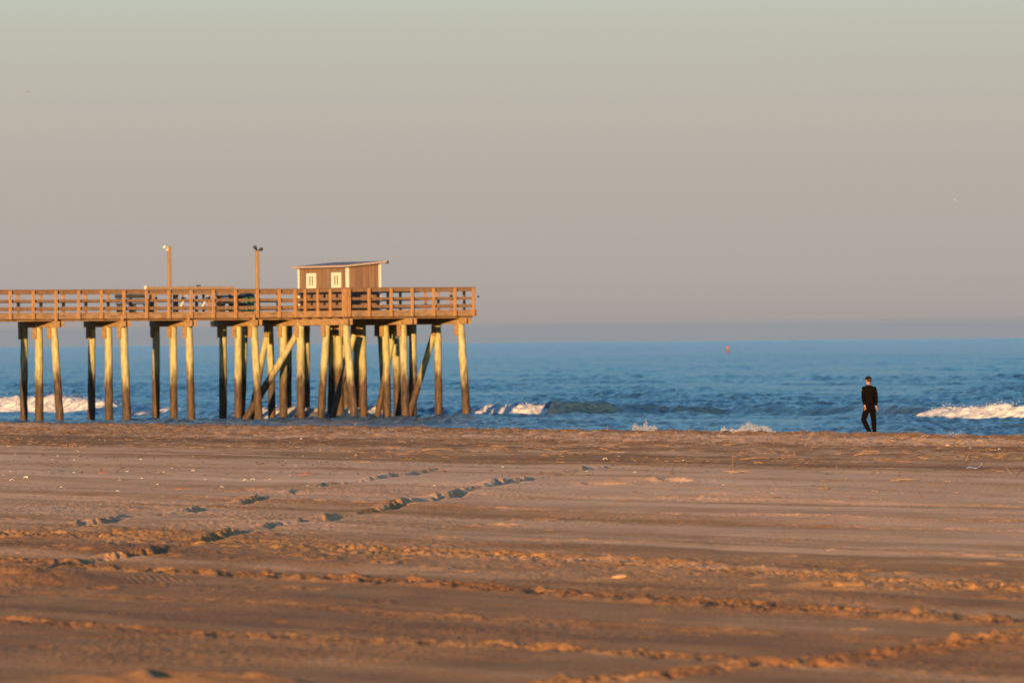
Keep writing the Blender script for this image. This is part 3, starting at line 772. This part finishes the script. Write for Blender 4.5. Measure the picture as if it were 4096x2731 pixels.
# ------------------------------------------------------------------ buoy
bxx, byy = ground(2910, 1409, 0.0)
bu = empty('navigation_buoy', (bxx, byy, 0)); tag(bu, 'red navigation buoy floating far out near the horizon', 'buoy')
MB().tube((0, 0, -.3), (0, 0, .42), .80, .70, 20, 3).build('float', M['rust'], bu)
q = MB()
for k in range(4):
    a = math.pi / 4 + k * math.pi / 2
    q.tube((.5 * math.cos(a), .5 * math.sin(a), .42), (.3 * math.cos(a), .3 * math.sin(a), 1.2), .09, .08, 6)
q.box(-.36, .36, -.36, .36, .7, .82); q.build('frame', M['rust'], bu)
MB().tube((0, 0, .95), (0, 0, 1.75), .38, .26, 16, 2).build('red_tower', M['red'], bu)
MB().tube((0, 0, 1.75), (0, 0, 2.05), .28, .10, 12, 2).build('lantern', M['red'], bu)

# ------------------------------------------------------------------ gulls
def gull(px, py, Y, span, label, mat_, up=.2, heading=0.0, roll=0.0):
    dx, dz = ray(px, py); g = empty('gull', (dx * Y, Y, HC + dz * Y), heading); g.rotation_euler[1] = roll
    tag(g, label, 'bird')
    b = MB(); n = 10; prof = [(0, .005), (.08, .05), (.25, .085), (.5, .09), (.75, .05), (1, .012)]
    L_ = span * .42; v = []; f = []
    for i, (t, r) in enumerate(prof):
        for k in range(n):
            a = 2 * math.pi * k / n; v.append((math.cos(a) * r * span * .9, (t - .5) * L_, math.sin(a) * r * span * .8))
    for i in range(len(prof) - 1):
        for k in range(n):
            j = (k + 1) % n; f.append((i * n + k, i * n + j, (i + 1) * n + j, (i + 1) * n + k))
    f += [tuple(range(n)), tuple(range((len(prof) - 1) * n, len(prof) * n))]
    b.add(v, f, True); b.build('body', mat_, g)
    for sx in (-1, 1):
        wv = MB(); pts = [(.04, .1, -.09, .0), (.22, .13, -.05, up * .7), (.38, .06, -.07, up), (.5, -.06, -.09, up * .85)]
        v = []
        for x, y0, y1, z in pts:
            for zz in (.008, -.008): v += [(sx * x * span, y0 * span, (z + zz) * span), (sx * x * span, y1 * span, (z + zz) * span)]
        f = []
        for i in range(3):
            a = i * 4; c = a + 4
            f += [(a, a + 1, c + 1, c), (a + 2, c + 2, c + 3, a + 3), (a, c, c + 2, a + 2), (a + 1, a + 3, c + 3, c + 1)]
        f += [(0, 2, 3, 1), (12, 13, 15, 14)]
        wv.add(v, f); wv.build('wing', mat_, g)
gull(110, 365, 420, .42, 'small dark bird flying in the upper left of the sky', M['gull'], -.12, 1.2)
gull(3818, 801, 700, .26, 'tiny pale gull seen edge on in the sky above the person', M['gullw'], .1, .3, R(80))
gull(1914, 1183, 322, .30, 'dark bird hovering just off the seaward end of the pier railing', M['gull'], -.28, 1.9)

# ------------------------------------------------------------------ person
def skin_obj(name, verts, edges, radii, m, parent, root=0, sub=2):
    me = bpy.data.meshes.new(name); me.from_pydata(verts, edges, [])
    o = link(name, me, m, parent)
    md = o.modifiers.new('skin', 'SKIN'); md.use_smooth_shade = True; md.branch_smoothing = .3
    sk = me.skin_vertices[0].data if me.skin_vertices else None
    if sk is None:
        bpy.context.view_layer.objects.active = o
    for i, r in enumerate(radii):
        r = r if isinstance(r, tuple) else (r, r)
        me.skin_vertices[0].data[i].radius = r; me.skin_vertices[0].data[i].use_root = (i == root)
    sb_ = o.modifiers.new('sub', 'SUBSURF'); sb_.levels = sub; sb_.render_levels = sub
    return o
class Sk:
    def __init__(s): s.v = []; s.e = []; s.r = []
    def n(s, co, r, prev=None):
        s.v.append(co); s.r.append(r); i = len(s.v) - 1
        if prev is not None: s.e.append((prev, i))
        return i
def make_skin(sk, name, m, parent, sub=2):
    me = bpy.data.meshes.new(name); me.from_pydata(sk.v, sk.e, [])
    o = link(name, me, m, parent)
    md = o.modifiers.new('skin', 'SKIN'); md.use_smooth_shade = True
    if not me.skin_vertices:
        bpy.context.view_layer.objects.active = o
        with bpy.context.temp_override(object=o, active_object=o):
            bpy.ops.mesh.customdata_skin_add()
    for i, r in enumerate(sk.r):
        r = r if isinstance(r, tuple) else (r, r)
        d = me.skin_vertices[0].data[i]; d.radius = r; d.use_root = (i == 0)
    sb_ = o.modifiers.new('sub', 'SUBSURF'); sb_.levels = sub; sb_.render_levels = sub
    return o
DP = FPX / 132.0
dxp, dzp = ray(3380 + 535 / 5.405, 1738)
px_, py_ = dxp * DP, DP
pz_ = zat(px_, py_)
per = empty('person', (px_, py_, pz_ - .01), 0)
tag(per, 'person in black jacket, black trousers and dark cap walking away along the beach crest', 'person')
# body, x right, y away, walking away and slightly left. Feet at z = 0
ANK_L, KN_L, HP_L = (-.015, -.13, .085), (-.185, .06, .455), (-.085, .02, .90)
ANK_R, KN_R, HP_R = (.150, .10, .085), (.125, .09, .475), (.085, .02, .90)
SH_L, EL_L, WR_L = (-.175, .0, 1.405), (-.195, -.03, 1.12), (-.150, -.07, .885)
SH_R, EL_R, WR_R = (.165, .03, 1.395), (.215, .05, 1.11), (.205, .13, .87)
B = Sk()
pel = B.n((0, .02, .94), (.12, .08))
sp1 = B.n((0, .02, 1.08), (.115, .08), pel); sp2 = B.n((-.005, .02, 1.25), (.13, .085), sp1); chest = B.n((-.005, .015, 1.37), (.11, .07), sp2)
nk0 = B.n((-.015, .02, 1.46), .06, chest); nk = B.n((-.025, .03, 1.53), .056, nk0)
h0 = B.n((-.030, .045, 1.60), (.066, .078), nk); h1 = B.n((-.030, .045, 1.67), (.076, .090), h0); h2 = B.n((-.030, .04, 1.725), (.060, .072), h1)
for sh, elb, wr in ((SH_L, EL_L, WR_L), (SH_R, EL_R, WR_R)):
    a = B.n(sh, .048, chest); b_ = B.n(elb, .042, a); c_ = B.n(wr, .028, b_)
    side = -1 if sh[0] < 0 else 1
    palm = B.n((wr[0] + .012, wr[1] + .0, wr[2] - .055), (.036, .018), c_)
    p2 = B.n((wr[0] + .018, wr[1] + .0, wr[2] - .09), (.040, .016), palm)
    for k, (ox, ln) in enumerate(((-.030, .060), (-.010, .074), (.010, .070), (.029, .055))):
        f1 = B.n((wr[0] + .020 + ox, wr[1] + .004, wr[2] - .118), .0085, p2)
        f2 = B.n((wr[0] + .022 + ox * 1.05, wr[1] + .018, wr[2] - .118 - ln * .5), .008, f1)
        B.n((wr[0] + .026 + ox * 1.05, wr[1] + .036, wr[2] - .118 - ln * .88), .0065, f2)
    t1 = B.n((wr[0] - side * .035, wr[1] + .02, wr[2] - .068), .011, palm); B.n((wr[0] - side * .045, wr[1] + .035, wr[2] - .105), .009, t1)
for hp, kn, an, ty in ((HP_L, KN_L, ANK_L, -.02), (HP_R, KN_R, ANK_R, 0)):
    a = B.n(hp, .075, pel); b_ = B.n(kn, .052, a); c_ = B.n(an, .038, b_)
    he = B.n((an[0], an[1] - .02, .045), .035, c_)
    fm = B.n((an[0] - .03, an[1] + .10, .035), (.042, .026), he); B.n((an[0] - .055, an[1] + .175, .022), (.036, .015), fm)
body = make_skin(B, 'body', M['skin'], per)
# face: turned away to the left, nose, ears (children of the body mesh are not needed, they belong to the head)
fc = MB()
def ell(mb, c, r, n=10, mrot=None):
    v = []; f = []
    for i in range(n + 1):
        th = math.pi * i / n
        for j in range(n):
            ph = 2 * math.pi * j / n; v.append((c[0] + r[0] * math.sin(th) * math.cos(ph), c[1] + r[1] * math.sin(th) * math.sin(ph), c[2] + r[2] * math.cos(th)))
    for i in range(n):
        for j in range(n): f.append((i * n + j, i * n + (j + 1) % n, (i + 1) * n + (j + 1) % n, (i + 1) * n + j))
    mb.add(v, f, True)
HD = Vector((-.030, .045, 1.64)); FW = Vector((-.62, .78, 0)).normalized(); RT = Vector((FW.y, -FW.x, 0))
nm = MB(); ell(nm, HD + FW * .10 + Vector((0, 0, -.005)), (.016, .016, .026)); nm.build('nose', M['skin'], per)
for sgn in (-1, 1):
    q = MB(); ell(q, HD + RT * .080 * sgn - FW * .005, (.014, .018, .032)); q.build('ear', M['skin'], per)
    q = MB(); ell(q, HD + FW * .082 + RT * .030 * sgn + Vector((0, 0, .02)), (.012, .012, .009)); q.build('eye', M['dark'], per)
q = MB(); ell(q, HD + FW * .085 + Vector((0, 0, -.045)), (.020, .016, .008)); q.build('mouth', M['rust'], per)
# hair band showing under the cap
q = MB(); ell(q, HD + Vector((0, 0, .012)) - FW * .030, (.080, .080, .078), 16); q.build('hair', M['hair'], per)
# cap with peak
q = MB(); ell(q, HD + Vector((0, 0, .055)) - FW * .004, (.094, .100, .076), 18)
cap_o = q.build('cap', M['capc'], per)
q = MB(); c = HD + FW * .085 + Vector((0, 0, .045)); v = []
for k in range(9):
    a = math.pi * k / 8; v.append(c + RT * (.075 * math.cos(a)) + FW * (.075 * math.sin(a)) + Vector((0, 0, -.012 * math.sin(a))))
q.prism(v, (0, 0, .010)); q.build('peak', M['capc'], cap_o)
# jacket
J = Sk()
hem = J.n((0, .02, .80), (.182, .130)); j1 = J.n((0, .02, 1.0), (.176, .124), hem); j2 = J.n((-.003, .02, 1.13), (.174, .122), j1); j3 = J.n((-.005, .02, 1.28), (.186, .128), j2); j4 = J.n((-.005, .015, 1.385), (.166, .110), j3)
col = J.n((-.018, .02, 1.465), (.078, .078), j4); J.n((-.022, .025, 1.505), (.068, .070), col)
for sh, elb, wr in ((SH_L, EL_L, WR_L), (SH_R, EL_R, WR_R)):
    a = J.n(sh, .070, j4); m_ = J.n(tuple(Vector(sh).lerp(Vector(elb), .5)), .064, a); b_ = J.n(elb, .058, m_); c_ = J.n(tuple(Vector(elb).lerp(Vector(wr), .5)), .053, b_); J.n(tuple(Vector(elb).lerp(Vector(wr), 1.0)), .044, c_)
jk = make_skin(J, 'jacket', M['black'], per)
q = MB(); ell(q, (-.236, -.05, 1.345), (.006, .012, .014)); q.build('sleeve_badge', M['white'], jk)
# trousers
T_ = Sk()
w0 = T_.n((0, .02, 1.00), (.150, .105)); w1 = T_.n((0, .02, .84), (.165, .120), w0)
for hp, kn, an in ((HP_L, KN_L, ANK_L), (HP_R, KN_R, ANK_R)):
    hp2 = (hp[0] * 1.02, hp[1], .74)
    a = T_.n(hp2, .108, w1); m_ = T_.n(tuple(Vector(hp2).lerp(Vector(kn),   .55)), .102, a); b_ = T_.n(kn, .090, m_)
    c_ = T_.n(tuple(Vector(kn).lerp(Vector(an), .5)), .080, b_); T_.n(tuple(Vector(kn).lerp(Vector(an), 1.35)), .062, c_)
make_skin(T_, 'trousers', M['blackt'], per)

# ------------------------------------------------------------------ wrack, reeds, shells
rs = random.Random(21)
def batch_z(pts):
    a = np.array(pts, float); return beach_z(a[:, 0].copy(), a[:, 1].copy())
def straws(n, area, lo, hi, name, label, stand=.06, rad=.006, mt='straw'):
    pts = []
    while len(pts) < n:
        p = area()
        if p: pts.append(p)
    Z = batch_z(pts); mb = MB()
    for (x, y), z in zip(pts, Z):
        L_ = lo * (hi / lo) ** rs.random(); a = rs.uniform(0, 2 * math.pi); tilt = rs.gauss(0, .10) if rs.random() > stand else rs.uniform(.4, 1.3)
        d = Vector((math.cos(a) * math.cos(tilt), math.sin(a) * math.cos(tilt), abs(math.sin(tilt)))) * L_
        p = Vector((x, y, z + .008)); r = rad * rs.uniform(.6, 1.6)
        s_ = d.cross(Vector((0, 0, 1))).normalized() * r; u_ = s_.cross(d).normalized() * r
        v = [p + s_, p - s_ * .5 + u_, p - s_ * .5 - u_, p + d + s_ * .7, p + d - s_ * .35 + u_ * .7, p + d - s_ * .35 - u_ * .7]
        mb.add(v, [(0, 1, 4, 3), (1, 2, 5, 4), (2, 0, 3, 5), (0, 2, 1), (3, 4, 5)])
    o = mb.build(name, M[mt]); return tag(o, label, 'beach litter', None, 'stuff')
def area_img(x0, x1, y0, y1, zc=.74, wr=None):
    def f():
        px = rs.uniform(x0, x1); py = rs.uniform(y0, y1)
        if wr and rs.random() > wr(px, py): return None
        return ground(px, py, zc)
    return f
def clump(px, py):
    return 1 if vn(np.array([px / 170.]), np.array([py / 14.]), 5)[0] > .0 else .25
# belt on the crest: placed in beach coordinates so that it follows the shore
def belt(s0, s1, t0, t1, cl=3.0):
    def f():
        s = rs.uniform(s0, s1); t = rs.uniform(t0, t1)
        if vn(np.array([s / 1.6]), np.array([t / cl]), 15)[0] < rs.uniform(-.5, .5): return None
        x = AX[0] * s + NX[0] * t; y = AX[1] * s + NX[1] * t
        return (x, y) if abs(x / y) < .085 else None
    return f
straws(5000, belt(103.5, 112.8, -250, -120), .03, .13, 'reed_litter', 'belt of broken straw and reed stalks strewn along the beach crest', .10, .0042)
straws(750, area_img(1400, 4400, 1762, 1850, .74, clump), .06, .42, 'reed_litter', 'scattered pale reed stalks on the dark sand below the person', .05, .006)
straws(900, area_img(-300, 1400, 1715, 1800, .74, clump), .05, .3, 'reed_litter', 'thin straw bits on the sand in front of the left pier piles', .08, .0045)
straws(110, area_img(2400, 4400, 1860, 2000, .73, clump), .06, .35, 'reed_litter', 'sparse reed pieces half buried in the sand at the right', .1, .006)
straws(90, area_img(-300, 2300, 1990, 2330, .72), .04, .16, 'reed_litter', 'small twigs dotted over the ruts at the left', .35, .0035)

M['weed'] = simple('dark_weed', (.06, .03, .016), .9, .4, 9, .1)
straws(4200, belt(99, 112.6, -250, -115, 5), .02, .10, 'dried_seaweed', 'dark crumbs of dried seaweed and bark along the crest', .25, .007, 'weed')
straws(900, area_img(-300, 4400, 1770, 1900, .74, clump), .03, .14, 'dried_seaweed', 'sparse dark crumbs of seaweed on the damp sand belt', .15, .006, 'weed')
def reed(px, py, L_, az, tilt, r, label, zc=.73, name='reed_stalk'):
    x, y = ground(px, py, zc); z = zat(x, y)
    d = Vector((math.cos(az) * math.cos(tilt), math.sin(az) * math.cos(tilt), math.sin(tilt))) * L_
    o = empty_mesh = MB().tube((0, 0, -.01), d * .5 + Vector((0, 0, .02)), r, r * .9, 8, 3, .004, int(px)).tube(d * .5 + Vector((0, 0, .02)), d, r * .9, r * .6, 8, 3, .004, int(py)).build(name, M['straw'])
    o.location = (x, y, z + r); return tag(o, label, 'reed', 'single reed stalks on the sand')
reed(1688, 1795, .85, .1, .02, .014, 'pale reed stalk lying on dark sand right of the last pier pile')
reed(2960, 1833, .75, .15, .03, .014, 'thick yellow reed stalk lying left of and below the person')
reed(3415, 1818, .50, .2, .08, .018, 'short thick yellow reed stalk lying straight below the person')
reed(3560, 1922, .60, -.1, .02, .012, 'lone yellow reed stalk on smooth sand at the far right')
reed(2915, 1894, .55, -.15, .03, .012, 'yellow reed stalk on the sand between the two pale humps')
reed(3240, 1798, .30, .6, .75, .012, 'thin reed stalk standing aslant in the sand below the person')
reed(3310, 1962, .25, 2.2, .8, .012, 'broken reed stub sticking up from smooth sand at the right')
reed(2428, 1718, .30, 1.2, 1.25, .010, 'thin dark stalk standing upright on the crest left of the splashes', .76)
reed(2030, 1700, .22, 1.8, 1.2, .010, 'thin stalk standing on the crest right of the last pile', .76)
def fork():
    x, y = ground(1410, 1715, .76); z = zat(x, y)
    o = MB().tube((0, 0, 0), (.12, 0, .10), .012, .009, 6).tube((.12, 0, .10), (.15, 0, .24), .009, .004, 6).tube((.12, 0, .10), (.02, .03, .17), .008, .004, 6).tube((.0, 0, .02), (-.5, .1, .03), .012, .01, 6).build('driftwood_twig', M['straw'])
    o.location = (x, y, z); tag(o, 'forked twig standing on the crest below the crowded piles', 'twig')
fork()
def arch():
    x, y = ground(945, 1697, .76); z = zat(x, y); mb = MB(); pv = None
    for k in range(9):
        t = k / 8; c = Vector((1.25 * t, .2 * t, .10 * math.sin(math.pi * t)))
        if pv is not None: mb.tube(pv, c, .011, .011, 6)
        pv = c
    o = mb.build('reed_stalk', M['straw']); o.location = (x, y, z + .01); tag(o, 'long bowed reed arching over the crest in front of the diagonal brace', 'reed', 'single reed stalks on the sand')
arch()
def leaf(px, py, L_, label):
    x, y = ground(px, py, .73); z = zat(x, y); n = 8; v = []
    for k in range(n + 1):
        t = k / n; wd = .22 * L_ * math.sin(math.pi * t) ** .8
        for sgn in (-1, 1): v += [(L_ * (t - .5), sgn * wd, .03 * math.sin(3 * t) + .02 * sgn * sgn), (L_ * (t - .5), sgn * wd, .03 * math.sin(3 * t) + .026)]
    f = []
    for k in range(n):
        a = k * 4; b_ = a + 4; f += [(a, a + 2, b_ + 2, b_), (a + 1, b_ + 1, b_ + 3, a + 3), (a, b_, b_ + 1, a + 1), (a + 2, a + 3, b_ + 3, b_ + 2)]
    mb = MB(); mb.add(v, f); o = mb.build('dry_leaf', M['leaf']); o.location = (x, y, z + .005); o.rotation_euler = (.25, 0, -.1); tag(o, label, 'leaf', 'dry leaves')
leaf(1222, 1903, .32, 'red-brown dry leaf lying on smooth sand, leftward of the long rut')
leaf(722, 1957, .20, 'small brown dry leaf near the left shells')
leaf(410, 1896, .20, 'small brown dry leaf among the shells at the far left')
def film():
    x, y = ground(3895, 1866, .74); z = zat(x, y)
    mb = MB(); v = []; f = []; SC = .45
    P_ = [(-.42, 0, .02), (-.25, -.02, .09), (-.05, .02, .06), (.12, 0, .03), (.26, .02, .06), (.36, .03, .20), (.42, .02, .30)]
    for (a, b_, c) in P_:
        for off in ((0, -.05, -.03), (0, .05, .03), (.01, .05, .036), (.01, -.05, -.024)): v.append(((a + off[0]) * SC, (b_ + off[1]) * SC, (c + off[2]) * SC))
    for i in range(len(P_) - 1):
        for k in range(4): f.append((i * 4 + k, i * 4 + (k + 1) % 4, (i + 1) * 4 + (k + 1) % 4, (i + 1) * 4 + k))
    f += [(0, 1, 2, 3), (24, 27, 26, 25)]
    mb.add(v, f, True); o = mb.build('plastic_scrap', M['film']); o.location = (x, y, z); tag(o, 'translucent plastic scrap with one corner standing up at the right edge', 'plastic litter')
film()
def clod():
    x, y = ground(2480, 2318); z = zat(x, y)
    mb = MB(); ell(mb, (0, 0, 0), (.10, .07, .028), 12)
    mb.v = [(a * (1 + .25 * random.uniform(-1, 1)), b_ * (1 + .2 * random.uniform(-1, 1)), c * (1 + .2 * random.uniform(-1, 1))) for a, b_, c in mb.v]
    o = mb.build('sand_clod', M['shell_sand']); o.location = (x, y, z + .02); o.rotation_euler = (0, -.1, .1)
    tag(o, 'pale oblong clod of sand lying between two tyre tracks', 'clod')
M['shell_sand'] = simple('dry_clod', (.40, .24, .13), .95, .2, 25, .3)
clod()

# shells: a ribbed half-dome, copied
def shell_proto():
    v = []; f = []; n = 14; mrows = 5
    for i in range(mrows + 1):
        t = i / mrows
        for k in range(n + 1):
            a = math.pi * (k / n) ; rib = 1 + .06 * (k % 2)
            v.append((math.cos(a) * t * rib, math.sin(a) * t * rib * 1.1, .55 * math.sqrt(max(0, 1 - t * t)) * math.sin(math.pi * min(1, .25 + t)) * 1.0))
    for i in range(mrows):
        for k in range(n):
            a = i * (n + 1) + k; f.append((a, a + 1, a + n + 2, a + n + 1))
    mb = MB(); mb.add(v, f, True); o = mb.build('seashell', M['shell']); so_ = o.modifiers.new('thick', 'SOLIDIFY'); so_.thickness = .12
    return o
shell0 = shell_proto()
spots = [(48, 1914, 1.7), (102, 1909, 1.6), (208, 1832, 1), (297, 1836, .8), (294, 1885, 1.1), (245, 1937, .9), (345, 1839, .7), (470, 1953, 1.1), (507, 1879, 1.1), (563, 1837, .9), (568, 1906, 1),
         (480, 1913, 1), (633, 1886, .8), (773, 1876, 1.1), (822, 1912, 1), (888, 1940, 1.1), (917, 1777, 1.1), (981, 1913, 1.2), (1010, 1911, 1.2), (1078, 1914, 1), (1231, 1944, 1), (1206, 1750, 1), (1265, 1751, .9),
         (1275, 1840, .9), (60, 1811, .9), (1424, 1811, 1.3), (1648, 1758, 1), (2010, 1867, 1), (2422, 1829, 2.0), (2475, 1819, 1), (2688, 1725, 1.3), (2801, 1747, 1.4), (2812, 1770, 1), (2733, 1728, 1), (3012, 1735, 1.4),
         (3095, 1732, 1.2), (2540, 1886, 1.3), (2894, 1934, 1.3), (3087, 1975, 1.1), (3350, 1752, 1.2), (2735, 1832, 1.1), (2348, 1883, .8), (1735, 1943, 1), (420, 1758, .9), (580, 1752, 1), (652, 1741, .9), (2938, 1735, 1.1),
         (3790, 1783, 1.4), (3883, 1790, 1.3), (3998, 1794, 1.2), (3960, 1761, 1.4), (2380, 1735, 1), (2385, 1755, 1), (1895, 1712, .9), (1475, 1735, .9), (2040, 1722, 1.1)]
for _ in range(46): spots.append((rs.uniform(-100, 1500), 1750 + 200 * rs.random() ** 1.3, rs.uniform(.5, .8)))
for _ in range(48): spots.append((rs.uniform(1900, 4096), 0, rs.uniform(.5, .9)))
first = True
big = {(48, 1914): 'large white seashell at the far left edge of the smooth sand', (102, 1909): 'broad cream seashell second from the left edge of the smooth sand',
       (2422, 1829): 'brightest white seashell, on dark sand midway between pier and person', (2801, 1747): 'white seashell on the crest below the wide splash',
       (3012, 1735): 'pale seashell standing on the crest under the right end of the wide splash', (2688, 1725): 'pale seashell on the crest between the two splashes'}
for (x_, y_, k_) in spots:
    if y_ == 0: y_ = 1712 + (x_ - 1900) * .0145 + 40 * rs.random()
    gx, gy = ground(x_, y_, .75); s_s, _t = st(gx, gy)
    if s_s > 111.8: gx -= AX[0] * (s_s - 111.8); gy -= AX[1] * (s_s - 111.8)
    o = shell0 if first else shell0.copy()
    if not first: COL.objects.link(o)
    first = False
    q = .036 * k_; o.scale = (q * rs.uniform(.8, 1.3), q, q * rs.uniform(.8, 1.2)); o.location = (gx, gy, zat(gx, gy) - .002)
    o.rotation_euler = (rs.uniform(.2, .9), rs.uniform(-.3, .3), rs.uniform(-.6, .6))
    lb = big.get((x_, y_))
    if lb is None:
        lb = 'tiny pale seashell scattered on the smooth sand left of the long rut' if (x_ < 1500 and y_ > 1770) else ('small pale seashell in the straw litter of the beach crest' if y_ < 1800 else 'small pale seashell on the smooth sand of the right half')
    tag(o, lb, 'seashell', 'seashells scattered over the beach')
